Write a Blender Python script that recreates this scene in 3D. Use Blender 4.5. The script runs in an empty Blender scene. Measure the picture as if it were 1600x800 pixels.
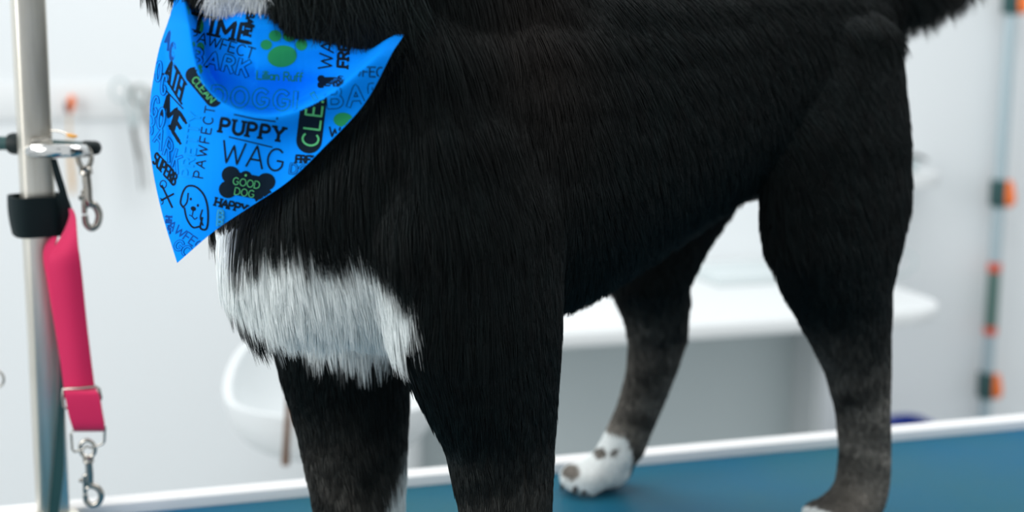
import bpy, bmesh, math
import numpy as np
from mathutils import Vector, Matrix
from mathutils.kdtree import KDTree

DEBUG = False
S = bpy.context.scene
C = S.collection

# ------------------------------------------------------------------ camera
FPX = 2200.0
CAM = np.array([0.0, 0.0, 1.268])
PITCH = math.atan(376 / FPX)
ROLL = math.radians(0.45)
_rt = np.array([1.0, 0, 0]); FW = np.array([0, math.cos(PITCH), -math.sin(PITCH)]); _up = np.cross(_rt, FW)
RT = math.cos(ROLL) * _rt + math.sin(ROLL) * _up
UP = -math.sin(ROLL) * _rt + math.cos(ROLL) * _up
cd = bpy.data.cameras.new('camera'); cam = bpy.data.objects.new('camera', cd); C.objects.link(cam)
cd.sensor_width = 36; cd.lens = FPX / 1600 * 36
cam.matrix_world = Matrix(((RT[0], UP[0], -FW[0], CAM[0]), (RT[1], UP[1], -FW[1], CAM[1]), (RT[2], UP[2], -FW[2], CAM[2]), (0, 0, 0, 1)))
cd.dof.use_dof = True; cd.dof.focus_distance = 0.98; cd.dof.aperture_fstop = 3.8
cd.clip_start = 0.05
S.camera = cam

# ------------------------------------------------------------------ light
w = bpy.data.worlds.new('world'); S.world = w; w.use_nodes = True
bg = w.node_tree.nodes['Background']; bg.inputs[0].default_value = (0.93, 0.975, 1.0, 1); bg.inputs[1].default_value = 0.80
def area(name, loc, target, sx, sy, power, col):
    l = bpy.data.lights.new(name, 'AREA'); l.shape = 'RECTANGLE'; l.size = sx; l.size_y = sy; l.energy = power; l.color = col
    o = bpy.data.objects.new(name, l); C.objects.link(o); o.location = loc
    o.rotation_euler = (Vector(target) - Vector(loc)).to_track_quat('-Z', 'Y').to_euler()
    return o
area('ceiling_light_back', (0.45, 1.9, 2.75), (0.55, 2.1, 0.0), 2.8, 1.0, 31, (1.0, 0.99, 0.98))
area('fill_light_left', (-2.1, 0.0, 1.9), (0.2, 1.5, 1.0), 1.6, 1.6, 44, (1.0, 0.985, 0.97))  # unseen soft fill added at front left to brighten the white fur
S.view_settings.view_transform = 'Standard'; S.view_settings.look = 'None'
S.view_settings.gamma = 1; S.view_settings.use_curve_mapping = False
S.view_settings.exposure = 0.0

# ------------------------------------------------------------------ maths helpers
def at(px, py, Y):
    """world point at depth Y seen in the given direction"""
    r = FW + RT * (px - 800) / FPX - UP * (py - 400) / FPX
    return Vector(CAM + r * (Y / r[1]))
def onz(px, py, z):
    r = FW + RT * (px - 800) / FPX - UP * (py - 400) / FPX
    return Vector(CAM + r * ((z - CAM[2]) / r[2]))
def proj(P):
    d = np.asarray(P) - CAM; z = d @ FW
    return 800 + FPX * (d @ RT) / z, 400 - FPX * (d @ UP) / z
def smooth(a, b, x):
    t = np.clip((x - a) / (b - a), 0, 1); return t * t * (3 - 2 * t)
def inpoly(px, py, poly):
    px = np.asarray(px); ins = np.zeros(px.shape, bool); n = len(poly)
    for i in range(n):
        x0, y0 = poly[i]; x1, y1 = poly[(i + 1) % n]
        c = ((y0 > py) != (y1 > py)) & (px < (x1 - x0) * (py - y0) / ((y1 - y0) if y1 != y0 else 1e-9) + x0)
        ins ^= c
    return ins
def polydist(px, py, poly):
    """signed distance, negative inside"""
    d = np.full(np.shape(px), 1e9)
    for i in range(len(poly)):
        ax, ay = poly[i]; bx, by = poly[(i + 1) % len(poly)]
        t = np.clip(((px - ax) * (bx - ax) + (py - ay) * (by - ay)) / ((bx - ax) ** 2 + (by - ay) ** 2), 0, 1)
        d = np.minimum(d, np.hypot(px - ax - t * (bx - ax), py - ay - t * (by - ay)))
    return np.where(inpoly(px, py, poly), -d, d)
def catmull(pts, n):
    pts = [Vector(p) for p in pts]
    if len(pts) == 2: return [pts[0].lerp(pts[1], i / n) for i in range(n + 1)]
    out = []
    P = [pts[0] * 2 - pts[1]] + pts + [pts[-1] * 2 - pts[-2]]
    for i in range(1, len(P) - 2):
        p0, p1, p2, p3 = P[i - 1:i + 3]
        for k in range(n):
            t = k / n
            out.append(0.5 * ((2 * p1) + (p2 - p0) * t + (2 * p0 - 5 * p1 + 4 * p2 - p3) * t * t + (3 * p1 - p0 - 3 * p2 + p3) * t ** 3))
    out.append(pts[-1]); return out

# ------------------------------------------------------------------ materials
def mat(name, col, rough=0.5, metal=0.0, spec=0.5, noise=None, bump=None, trans=0.0, sheen=0.0, coat=0.0):
    m = bpy.data.materials.new(name); m.use_nodes = True; nt = m.node_tree; b = nt.nodes['Principled BSDF']
    b.inputs['Base Color'].default_value = (*col, 1); b.inputs['Roughness'].default_value = rough
    b.inputs['Metallic'].default_value = metal; b.inputs['Specular IOR Level'].default_value = spec
    b.inputs['Sheen Weight'].default_value = sheen; b.inputs['Coat Weight'].default_value = coat
    tc = nt.nodes.new('ShaderNodeTexCoord')
    if noise:
        n = nt.nodes.new('ShaderNodeTexNoise'); n.inputs['Scale'].default_value = noise[0]; n.inputs['Detail'].default_value = 5
        r = nt.nodes.new('ShaderNodeValToRGB')
        r.color_ramp.elements[0].position = 0.32; r.color_ramp.elements[1].position = 0.68
        r.color_ramp.elements[0].color = (*noise[1], 1); r.color_ramp.elements[1].color = (*noise[2], 1)
        mp = nt.nodes.new('ShaderNodeMapping'); mp.inputs['Scale'].default_value = noise[3] if len(noise) > 3 else (1, 1, 1)
        nt.links.new(tc.outputs['Object'], mp.inputs[0]); nt.links.new(mp.outputs[0], n.inputs['Vector'])
        nt.links.new(n.outputs['Fac'], r.inputs[0]); nt.links.new(r.outputs[0], b.inputs['Base Color'])
    if bump:
        n2 = nt.nodes.new('ShaderNodeTexNoise'); n2.inputs['Scale'].default_value = bump[0]; n2.inputs['Detail'].default_value = 4
        bp = nt.nodes.new('ShaderNodeBump'); bp.inputs['Strength'].default_value = bump[1]; bp.inputs['Distance'].default_value = bump[2]
        nt.links.new(tc.outputs['Object'], n2.inputs['Vector']); nt.links.new(n2.outputs['Fac'], bp.inputs['Height']); nt.links.new(bp.outputs[0], b.inputs['Normal'])
    return m
def attrmat(name, attr, rough, spec, hair=False):
    m = bpy.data.materials.new(name); m.use_nodes = True; nt = m.node_tree; b = nt.nodes['Principled BSDF']
    a = nt.nodes.new('ShaderNodeAttribute'); a.attribute_name = attr
    nt.links.new(a.outputs['Color'], b.inputs['Base Color'])
    b.inputs['Roughness'].default_value = rough; b.inputs['Specular IOR Level'].default_value = spec
    return m
M = dict(
    wall=mat('wall_paint', (0.765, 0.80, 0.815), 0.85, spec=0.2, bump=(60, 0.05, 0.002)),
    floor=mat('grey_floor', (0.42, 0.45, 0.46), 0.5, noise=(4, (0.38, 0.41, 0.42), (0.46, 0.49, 0.50))),
    mattop=mat('blue_rubber', (0.06, 0.22, 0.33), 0.36, spec=0.035, noise=(2.6, (0.001, 0.115, 0.255), (0.022, 0.130, 0.165)), bump=(900, 0.35, 0.0006)),
    rim=mat('white_edging', (0.95, 0.95, 0.95), 0.4),
    under=mat('grey_board', (0.5, 0.53, 0.54), 0.6),
    steel=mat('brushed_steel', (0.40, 0.40, 0.38), 0.42, metal=1.0, noise=(14, (0.60, 0.57, 0.50), (0.88, 0.85, 0.77), (6, 6, 0.5))),
    chrome=mat('chrome', (0.72, 0.72, 0.71), 0.12, metal=1.0),
    darkchrome=mat('worn_nickel', (0.42, 0.40, 0.36), 0.25, metal=1.0),
    black=mat('black_rubber', (0.006, 0.014, 0.015), 0.55, spec=0.3),
    blackweb=mat('black_webbing', (0.004, 0.012, 0.014), 0.8, spec=0.2, bump=(800, 0.4, 0.0006)),
    pink=mat('pink_webbing', (0.60, 0.014, 0.095), 0.7, spec=0.25, sheen=0.15, bump=(900, 0.4, 0.0005)),
    white=mat('white_laminate', (0.74, 0.765, 0.77), 0.4, spec=0.3),
    whiteplastic=mat('white_plastic', (0.72, 0.755, 0.765), 0.5, spec=0.3),
    wood=mat('brown_wood', (0.16, 0.09, 0.055), 0.5, noise=(20, (0.12, 0.065, 0.04), (0.22, 0.13, 0.08), (3, 3, 0.4))),
    tan=mat('tan_wood', (0.62, 0.42, 0.22), 0.5),
    orange=mat('orange_plastic', (0.93, 0.19, 0.02), 0.4),
    amber=mat('amber_plastic', (0.85, 0.40, 0.06), 0.4),
    maroon=mat('dark_purple_plastic', (0.10, 0.03, 0.05), 0.4),
    red=mat('red_plastic', (0.62, 0.09, 0.045), 0.5),
    green=mat('dull_green_foam', (0.09, 0.17, 0.15), 0.7),
    greypole=mat('grey_aluminium', (0.40, 0.50, 0.54), 0.4, metal=0.2),
    darkgreen=mat('dark_green_plastic', (0.02, 0.075, 0.075), 0.5),
    blue=mat('navy_blue_plastic', (0.012, 0.045, 0.36), 0.45),
    greycable=mat('grey_cable', (0.42, 0.50, 0.51), 0.5),
    cloth=mat('blue_cotton', (0.0, 0.27, 1.0), 0.8, spec=0.08, sheen=0.0, bump=(1500, 0.25, 0.0004)),
    ink=mat('black_print', (0.001, 0.010, 0.022), 0.8, spec=0.15),
    inksoft=mat('navy_print', (0.0, 0.060, 0.30), 0.8, spec=0.15),
    inkgreen=mat('green_print', (0.015, 0.27, 0.10), 0.8, spec=0.15),
    inkpale=mat('pale_green_print', (0.10, 0.50, 0.20), 0.8, spec=0.15),
    inkteal=mat('faint_green_print', (0.005, 0.27, 0.42), 0.8, spec=0.15),
    coat=attrmat('coat_skin', 'coat_color', 0.8, 0.15),
    fur=attrmat('coat_fur', 'coat_color', 0.5, 0.14),
    eye=mat('dark_brown_eye', (0.02, 0.01, 0.006), 0.08),
    nose=mat('black_nose', (0.006, 0.006, 0.006), 0.35),
    claw=mat('dark_claw', (0.03, 0.028, 0.026), 0.4),
)

# ------------------------------------------------------------------ object helpers
def obj(name, bm, m, parent=None, sm=True):
    me = bpy.data.meshes.new(name); bmesh.ops.recalc_face_normals(bm, faces=bm.faces[:]); bm.to_mesh(me); bm.free()
    o = bpy.data.objects.new(name, me); C.objects.link(o)
    for x in (m if isinstance(m, list) else [m]): me.materials.append(x)
    if sm:
        for p in me.polygons: p.use_smooth = True
        try: me.set_sharp_from_angle(angle=math.radians(38))
        except Exception: pass
    if parent:
        o.parent = parent; wm = Matrix(); q_ = parent
        while q_: wm = q_.matrix_basis @ wm; q_ = q_.parent
        me.transform(wm.inverted())
    return o
def thing(name, label, cat, loc=(0, 0, 0), group=None):
    o = bpy.data.objects.new(name, None); C.objects.link(o); o.location = loc; o.empty_display_size = 0.05
    o['label'] = label; o['category'] = cat
    if group: o['group'] = group
    return o
def tag(o, label, cat, group=None):
    o['label'] = label; o['category'] = cat
    if group: o['group'] = group
    return o
def struct(o): o['kind'] = 'structure'; return o
def box(bm, c, s, rz=0, bev=0.0, mtx=None, seg=2):
    b2 = bmesh.new(); bmesh.ops.create_cube(b2, size=1)
    for v in b2.verts: v.co = Vector((v.co.x * s[0], v.co.y * s[1], v.co.z * s[2]))
    if bev: bmesh.ops.bevel(b2, geom=b2.edges[:], offset=bev, segments=seg, profile=0.5, affect='EDGES')
    R = mtx if mtx is not None else Matrix.Rotation(rz, 4, 'Z')
    T = Matrix.Translation(Vector(c)) @ R
    b2.transform(T); me = bpy.data.meshes.new('t'); b2.to_mesh(me); b2.free(); bm.from_mesh(me); bpy.data.meshes.remove(me)
def tube(bm, pts, r, n=12, closed=False, flat=1.0, ref=None):
    """sweep a round (or flattened) section along pts; r may be a list"""
    pts = [Vector(p) for p in pts]; N = len(pts); rings = []
    up = Vector(ref) if ref else None
    for i, p in enumerate(pts):
        if closed: t = (pts[(i + 1) % N] - pts[i - 1]).normalized()
        else: t = (pts[min(i + 1, N - 1)] - pts[max(i - 1, 0)]).normalized()
        if up is None:
            up = Vector((0, 0, 1)) if abs(t.z) < 0.9 else Vector((1, 0, 0))
        a = t.cross(up)
        if a.length < 1e-5: a = t.cross(Vector((0.3, 1, 0.2)))
        a.normalize(); b = a.cross(t).normalized()
        if ref is None: up = b
        rr = r[i] if isinstance(r, (list, tuple)) else r
        rings.append([bm.verts.new(p + a * math.cos(2 * math.pi * k / n) * rr + b * math.sin(2 * math.pi * k / n) * rr * flat) for k in range(n)])
    for i in range(N if closed else N - 1):
        A, B = rings[i], rings[(i + 1) % N]
        for k in range(n): bm.faces.new((A[k], A[(k + 1) % n], B[(k + 1) % n], B[k]))
    if not closed:
        bm.faces.new(rings[0][::-1]); bm.faces.new(rings[-1])
def lathe(bm, prof, c, n=32, axis=(0, 0, 1)):
    q = Vector((0, 0, 1)).rotation_difference(Vector(axis)); rings = []
    for r, z in prof:
        rings.append([bm.verts.new(Vector(c) + q @ Vector((r * math.cos(2 * math.pi * k / n), r * math.sin(2 * math.pi * k / n), z))) for k in range(n)])
    for A, B in zip(rings, rings[1:]):
        for k in range(n): bm.faces.new((A[k], A[(k + 1) % n], B[(k + 1) % n], B[k]))
    bm.faces.new(rings[0][::-1]); bm.faces.new(rings[-1])
def circle(c, r, a, b, n=28, t0=0, t1=2 * math.pi, closed=True):
    a, b = Vector(a), Vector(b); k = n if closed else n - 1
    return [Vector(c) + a * r * math.cos(t0 + (t1 - t0) * i / k) + b * r * math.sin(t0 + (t1 - t0) * i / k) for i in range(n)]
def sheet(bm, rows, th, direction):
    """a strap or cloth: grid of points with real thickness"""
    d = Vector(direction).normalized() * th * 0.5
    F = [[bm.verts.new(Vector(p) + d) for p in r] for r in rows]; B = [[bm.verts.new(Vector(p) - d) for p in r] for r in rows]
    nr, nc = len(rows), len(rows[0])
    for i in range(nr - 1):
        for j in range(nc - 1):
            bm.faces.new((F[i][j], F[i][j + 1], F[i + 1][j + 1], F[i + 1][j])); bm.faces.new((B[i][j], B[i + 1][j], B[i + 1][j + 1], B[i][j + 1]))
    for i in range(nr - 1):
        bm.faces.new((F[i][0], F[i + 1][0], B[i + 1][0], B[i][0])); bm.faces.new((F[i][-1], B[i][-1], B[i + 1][-1], F[i + 1][-1]))
    for j in range(nc - 1):
        bm.faces.new((F[0][j], B[0][j], B[0][j + 1], F[0][j + 1])); bm.faces.new((F[-1][j], F[-1][j + 1], B[-1][j + 1], B[-1][j]))
RX, RZ = Vector((1, 0, 0)), Vector((0, 0, 1))

# ------------------------------------------------------------------ setting
EA, EB = onz(170, 801, 0.80), onz(1600, 667, 0.80)          # far edge of the table
ED = (EB - EA); ED.z = 0; ED.normalize(); EN = Vector((-ED.y, ED.x, 0))   # along the edge, away from the camera
ANG = math.atan2(ED.y, ED.x)
DK_L = onz(880, 522, 0.735)
WALL0 = DK_L + EN * 0.62; WALL0.z = 0
bm = bmesh.new(); box(bm, WALL0 + EN * 0.05 + Vector((0, 0, 1.4)), (9, 0.1, 2.8), ANG)
struct(obj('wall_back', bm, M['wall'], sm=False))
bm = bmesh.new(); box(bm, WALL0 - EN * 2.0 + Vector((0, 0, -0.025)), (9, 4.2, 0.05), ANG)
struct(obj('floor', bm, M['floor'], sm=False))
def onwall(px, py, off=0.0):
    r = Vector(FW + RT * (px - 800) / FPX - UP * (py - 400) / FPX); c = Vector(CAM)
    P0 = WALL0 - EN * off
    return c + r * ((P0 - c).dot(EN) / r.dot(EN))

# ------------------------------------------------------------------ grooming table
tb = thing('grooming_table', 'blue rubber topped grooming table with a raised white edge under the dog', 'table', (EA.x * .5 + EB.x * .5, EA.y * .5 + EB.y * .5, 0))
E0 = onz(-60, 812, 0.8)
L0 = (E0 - EA).dot(ED) - 0.10; L1 = L0 + 1.25 + 0.35; DEP = 0.72
cx = (L0 + L1) / 2; LEN = L1 - L0
mid = EA + ED * cx - EN * DEP / 2; mid.z = 0
bm = bmesh.new(); box(bm, mid + Vector((0, 0, 0.782)), (LEN, DEP, 0.026), ANG, 0.003); obj('tabletop', bm, M['under'], tb)
bm = bmesh.new(); box(bm, mid + Vector((0, 0, 0.7975)), (LEN - 0.004, DEP - 0.004, 0.005), ANG, 0.001); obj('rubber_mat', bm, M['mattop'], tb)
bm = bmesh.new()
hl, hd = LEN / 2, DEP / 2
cor = [(-hl, hd), (hl, hd), (hl, -hd), (-hl, -hd)]
path = []
for i, (x, y) in enumerate(cor):
    nx, ny = cor[(i + 1) % 4]; rr = 0.04
    d = Vector((nx - x, ny - y)); ln = d.length; d.normalize()
    k = 24
    for s in range(k + 1):
        q = Vector((x, y)) + d * (rr + (ln - 2 * rr) * s / k); path.append(q)
    e = Vector((nx, ny)); nn = Vector(cor[(i + 2) % 4]) - e; nn.normalize()
    cc = e - d * rr + nn * rr
    for s in range(1, 6):
        a = s / 6 * math.pi / 2; path.append(cc + (-nn) * rr * math.cos(a) + d * rr * math.sin(a))
prof = [(-0.001, -0.022), (0.010, -0.022), (0.012, -0.015), (0.013, 0.008), (0.010, 0.0125), (0.004, 0.0135), (-0.003, 0.013), (-0.007, 0.010), (-0.008, 0.001)]
rings = []
for i, q in enumerate(path):
    t = (path[(i + 1) % len(path)] - path[i - 1]).normalized(); n = Vector((-t.y, t.x))
    if n.dot(q) < 0: n = -n
    r_ = []
    for a, b in prof:
        p2 = q + n * a; p3 = mid + ED * p2.x + EN * p2.y; r_.append(bm.verts.new((p3.x, p3.y, 0.8 + b)))
    rings.append(r_)
for i in range(len(rings)):
    A, B = rings[i], rings[(i + 1) % len(rings)]
    for k in range(len(prof)): bm.faces.new((A[k], A[(k + 1) % len(prof)], B[(k + 1) % len(prof)], B[k]))
o = obj('edge_trim', bm, M['rim'], tb); o['label'] = 'raised white edging'
for sx in (-1, 1):
    for sy in (-1, 1):
        c = mid + ED * sx * (hl - 0.09) + EN * sy * (hd - 0.08)
        bm = bmesh.new(); tube(bm, [(c.x, c.y, 0.0), (c.x, c.y, 0.772)], 0.02, 14); obj('leg', bm, M['steel'], tb)
bm = bmesh.new()
for sy in (-1, 1):
    a = mid + ED * -(hl - 0.09) + EN * sy * (hd - 0.08); b = mid + ED * (hl - 0.09) + EN * sy * (hd - 0.08)
    tube(bm, [(a.x, a.y, 0.2), (b.x, b.y, 0.2)], 0.012, 10)
obj('stretcher', bm, M['steel'], tb)

# ------------------------------------------------------------------ DOG
FD = np.array([-0.76461164, -0.64449131, 0.0]); RD = np.array([-0.64449131, 0.76461164, 0.0])   # forward, dog's right
O = np.array([0.26754816, 1.31390902, 0.8])
def L(u, v, w_):
    u = u if u < .1 else u * 1.06 - .006
    return Vector(O + FD * u + RD * v + np.array([0, 0, w_]))
def loft(bm, st, n=20):
    """closed tube; station = (centre uvw, ru, rv, mode) ellipse; 'x' rings stand across the spine, 'z' rings lie level, else (tangent)"""
    rings = []
    cs = [Vector(s[0]) for s in st]
    for i, s in enumerate(st):
        c = cs[i]; t = (cs[min(i + 1, len(cs) - 1)] - cs[max(i - 1, 0)]).normalized()
        b = Vector((0, 1, 0)); a = b.cross(t)
        if a.length < 1e-4: a = Vector((1, 0, 0))
        a.normalize()
        if len(s) > 3: a = Vector(s[3]).normalized()
        r_ = []
        for k in range(n):
            th = 2 * math.pi * k / n
            q = c + a * s[1] * math.cos(th) + b * s[2] * math.sin(th); r_.append(bm.verts.new(L(*q)))
        rings.append(r_)
    for A, B in zip(rings, rings[1:]):
        for k in range(n): bm.faces.new((A[k], A[(k + 1) % n], B[(k + 1) % n], B[k]))
    bm.faces.new(rings[0][::-1]); bm.faces.new(rings[-1])
def ball(bm, c, r3, rot=None):
    b2 = bmesh.new(); bmesh.ops.create_icosphere(b2, subdivisions=3, radius=1)
    for v in b2.verts:
        q = Vector((v.co.x * r3[0], v.co.y * r3[1], v.co.z * r3[2]))
        if rot: q = rot @ q
        v.co = L(*(Vector(c) + q))
    me = bpy.data.meshes.new('t'); b2.to_mesh(me); b2.free(); bm.from_mesh(me); bpy.data.meshes.remove(me)
bm = bmesh.new()
up = (0, 0, 1)
# trunk
loft(bm, [((-.074, 0, .44), .045, .030, up), ((-.062, 0, .43), .08, .055, up), ((-.03, 0, .42), .103, .080, up), ((.035, 0, .42), .108, .092, up),
          ((.12, 0, .420), .109, .096, up), ((.20, 0, .402), .124, .104, up), ((.30, 0, .386), .147, .112, up), ((.40, 0, .384), .159, .116, up),
          ((.47, 0, .386), .153, .110, up), ((.52, 0, .370), .120, .090, up), ((.552, 0, .345), .080, .058, up), ((.564, 0, .335), .035, .028, up)], 28)
# neck
loft(bm, [((.36, 0, .44), .10, .10), ((.42, 0, .475), .115, .098), ((.48, 0, .515), .100, .086), ((.535, 0, .565), .085, .075), ((.575, 0, .62), .075, .066), ((.60, 0, .66), .05, .05)], 24)
# head (held above the frame)
ball(bm, (.605, 0, .655), (.078, .066, .062)); ball(bm, (.655, 0, .635), (.062, .045, .045))
loft(bm, [((.64, 0, .635), .040, .036), ((.69, 0, .620), .031, .028), ((.735, 0, .610), .026, .024), ((.765, 0, .604), .022, .020), ((.775, 0, .602), .012, .012)], 18)
for s in (-1, 1):
    loft(bm, [((.585, .045 * s, .69), .030, .012), ((.582, .055 * s, .725), .024, .010), ((.583, .060 * s, .755), .013, .007), ((.586, .062 * s, .772), .004, .004)], 12)
# near foreleg (v < 0) and far foreleg
def leg(st, n=20): loft(bm, [((u, v, z), ru, rv, (1, 0, 0)) for u, v, z, ru, rv in st], n)
leg([(.445, -.055, .50, .030, .018), (.442, -.070, .46, .052, .026), (.440, -.080, .40, .068, .036), (.444, -.085, .34, .076, .042), (.436, -.085, .27, .067, .042), (.424, -.085, .215, .053, .038), (.413, -.085, .17, .041, .033), (.407, -.085, .12, .035, .029), (.405, -.085, .075, .031, .027), (.412, -.085, .045, .028, .027), (.425, -.085, .022, .030, .028)])
leg([(.430, .05, .46, .03, .018), (.435, .07, .40, .060, .034), (.440, .075, .30, .064, .044), (.436, .078, .24, .058, .046), (.434, .078, .19, .050, .042), (.430, .078, .15, .044, .038), (.427, .078, .11, .040, .034), (.425, .078, .078, .037, .031), (.428, .078, .045, .031, .028), (.440, .078, .022, .030, .028)])
leg([(.030, -.050, .49, .03, .016), (.030, -.068, .46, .066, .024), (.040, -.074, .42, .078, .030), (.046, -.078, .37, .084, .040), (.046, -.080, .32, .088, .043), (.050, -.083, .275, .078, .042), (.043, -.083, .235, .061, .038), (.026, -.083, .195, .046, .033), (.008, -.083, .155, .035, .027), (-.003, -.083, .115, .029, .023), (-.010, -.083, .075, .028, .022), (-.010, -.083, .045, .028, .024), (.0, -.083, .022, .030, .027)])
leg([(.040, .050, .47, .03, .016), (.045, .068, .42, .075, .032), (.058, .075, .35, .084, .042), (.074, .079, .30, .066, .042), (.092, .083, .26, .052, .038), (.104, .086, .22, .042, .032), (.084, .098, .185, .036, .027), (.070, .108, .155, .034, .024), (.070, .116, .12, .029, .022), (.074, .126, .085, .027, .021), (.083, .134, .055, .026, .022), (.094, .138, .030, .027, .025)])
# paws with toes
PAWS = [(.440, -.085), (.455, .078), (.012, -.083), (.108, .150)]
for u, v in PAWS:
    if v > .1:
        ball(bm, (u - .006, v - .006, .019), (.030, .025, .019))
        for k, (du, dv) in enumerate([(.020, -.018), (.028, -.007), (.028, .007), (.020, .018)]):
            ball(bm, (u + du, v + dv, .014), (.014, .0082, .014))
        continue
    ball(bm, (u - .004, v, .021), (.034, .028, .021))
    for k, (du, dv) in enumerate([(.024, -.021), (.034, -.008), (.034, .008), (.024, .021)]):
        ball(bm, (u + du, v + dv, .0155), (.017, .0095, .0155))
# tail root
loft(bm, [((-.05, 0, .475), .035, .035), ((-.10, 0, .488), .027, .027), ((-.15, 0, .500), .024, .024), ((-.205, .0, .515), .023, .023), ((-.235, .01, .555), .021, .021), ((-.235, .02, .605), .018, .018), ((-.20, .025, .63), .012, .012)], 14)
# ruff: the thick fur bulging out under the jaw and at the side of the neck
def ruffball(q, r3, Rm=None):
    b2 = bmesh.new(); bmesh.ops.create_icosphere(b2, subdivisions=3, radius=1)
    for v_ in b2.verts: v_.co = Vector((v_.co.x * r3[0], v_.co.y * r3[1], v_.co.z * r3[2])) + q
    me = bpy.data.meshes.new('t'); b2.to_mesh(me); b2.free(); bm.from_mesh(me); bpy.data.meshes.remove(me)
ruffball(at(300, -95, .955), (.026, .045, .040)); ruffball(at(365, -118, .940), (.045, .055, .052)); ruffball(at(440, -98, .950), (.043, .055, .055)); ruffball(at(520, -78, .965), (.042, .055, .055)); ruffball(at(600, -74, .995), (.036, .05, .055))
ruffball(at(400, -150, 1.0), (.07, .07, .06)); ruffball(at(520, -150, 1.03), (.07, .07, .06))
tmp = obj('dog_rough', bm, M['coat'])
r1 = tmp.modifiers.new('r', 'REMESH'); r1.mode = 'VOXEL'; r1.voxel_size = 0.0045
r2 = tmp.modifiers.new('s', 'SMOOTH'); r2.factor = 0.6; r2.iterations = 12
dg = bpy.context.evaluated_depsgraph_get()
bodyme = bpy.data.meshes.new_from_object(tmp.evaluated_get(dg)); bodyme.name = 'dog'
rm = tmp.data; bpy.data.objects.remove(tmp); bpy.data.meshes.remove(rm)
for p in bodyme.polygons: p.use_smooth = True
bodyme.materials.clear(); bodyme.materials.append(M['coat'])
dog = bpy.data.objects.new('dog', bodyme); C.objects.link(dog)
tag(dog, 'black dog with a white chest patch standing on the blue grooming table', 'dog')

rng = np.random.default_rng(7)
def local(P):
    d = P - O; u_ = d @ FD; return np.where(u_ < .1, u_, (u_ + .006) / 1.06), d @ RD, d[:, 2]
WHITE = [(310, 350), (345, 366), (385, 366), (415, 345), (455, 332), (500, 358), (545, 345), (590, 365), (632, 415), (645, 470), (612, 490), (606, 545), (560, 560), (490, 540), (435, 500), (405, 468), (368, 430), (330, 385)]
def coatcol(P):
    """the dog's own colouring, by place on its body"""
    u, v, z = local(P); n = len(P)
    px, py = proj(P)
    nz = 0.5 + 0.5 * np.sin(P[:, 0] * 61 + 3 * np.sin(P[:, 2] * 43)) * np.sin(P[:, 2] * 71 + P[:, 1] * 37)
    blackc = np.array([.0022, .0048, .0050]); brown = np.array([.013, .010, .0085]); grey = np.array([.21, .19, .165])
    col = np.tile(blackc, (n, 1))
    k = np.exp(-((u - .40) / .05) ** 2 - ((z - .47) / .09) ** 2)[:, None] * .8; col = col * (1 - k) + brown * k
    leg = (1 - smooth(.05, .20, z - .035 * (u < .25)))[:, None] * (0.25 + .75 * nz[:, None]) * np.where(u > .25, .45, .9)[:, None]; col = col * (1 - leg) + grey * leg
    k = (smooth(-.12, -.16, u))[:, None] * .6; col = col * (1 - k) + np.array([.022, .020, .017]) * k
    # white chest
    sd = polydist(px, py, WHITE) + (nz - .5) * 14
    k = ((1 - smooth(-6, 6, sd)) * (u > .42) * (z > .14) * (z < .42))[:, None]
    # white throat under the jaw
    k2 = np.maximum(((px > 326 + 10 * nz) & (px < 424 + 14 * nz) & (py < 40) & (py > -230) & (u > .44)).astype(float), (1 - smooth(.6, 1.0, np.hypot((u - .60) / .055, (z - .535) / .045))) * (np.abs(v) < .07) * (px > 320))[:, None]
    # inner side of the far foreleg, and the socks
    k3 = ((v > 0.0) & (v < .085) & (u > .36) & (u < .45)).astype(float)[:, None] * smooth(24, 0, 642 - px - smooth(.15, .06, z) * 60 + 14 * nz)[:, None] * smooth(.17, .11, z)[:, None]
    paw = np.zeros(n)
    for i, (pu, pv) in enumerate(PAWS):
        near = (np.abs(v - pv) < .05) & (np.abs(u - pu) < .085)
        e = (z - .6 * (u - pu)) < (.006 if i == 2 else .024)
        if i == 3: e = (z < .060) & ((u - pu) > -.022 + z * .25)
        paw = np.maximum(paw, (near & e) * 1.0)
    # dark spots on the white paw
    for su, sv, sz, sr in [(.118, .120, .047, .011), (.146, .117, .018, .009), (.140, .150, .034, .007)]:
        paw = np.where((u - su) ** 2 + (v - sv) ** 2 + (z - sz) ** 2 < sr ** 2, 0, paw)
    for sx_, sy_, sr in ((893, 738, 15), (938, 708, 10)): paw = np.where((np.abs(v - .14) < .06) & (np.hypot(px - sx_, (py - sy_) * 1.2) < sr), 0, paw)
    k = np.maximum(np.maximum(k, k2), np.maximum(k3, paw[:, None]))
    col = col * (1 - k) + np.array([.86, .90, .89]) * k
    return col, k[:, 0]
V = np.empty(len(bodyme.vertices) * 3); bodyme.vertices.foreach_get('co', V); V = V.reshape(-1, 3)
bodyme.transform(Matrix.Translation(-Vector(O))); dog.location = Vector(O)
colv, _ = coatcol(V)
ca = bodyme.attributes.new('coat_color', 'FLOAT_COLOR', 'POINT'); ca.data.foreach_set('color', np.column_stack([colv * .8, np.ones(len(V))]).ravel().astype(np.float32))

# bandana outline (needed to comb the coat flat under it)
BAND = [(268, -60), (272, 0), (249, 75), (237, 140), (234, 180), (236, 245), (252, 328), (277, 411), (335, 361), (390, 324), (450, 284), (503, 234), (569, 163), (612, 84), (636, 40), (650, -60)]

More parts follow.
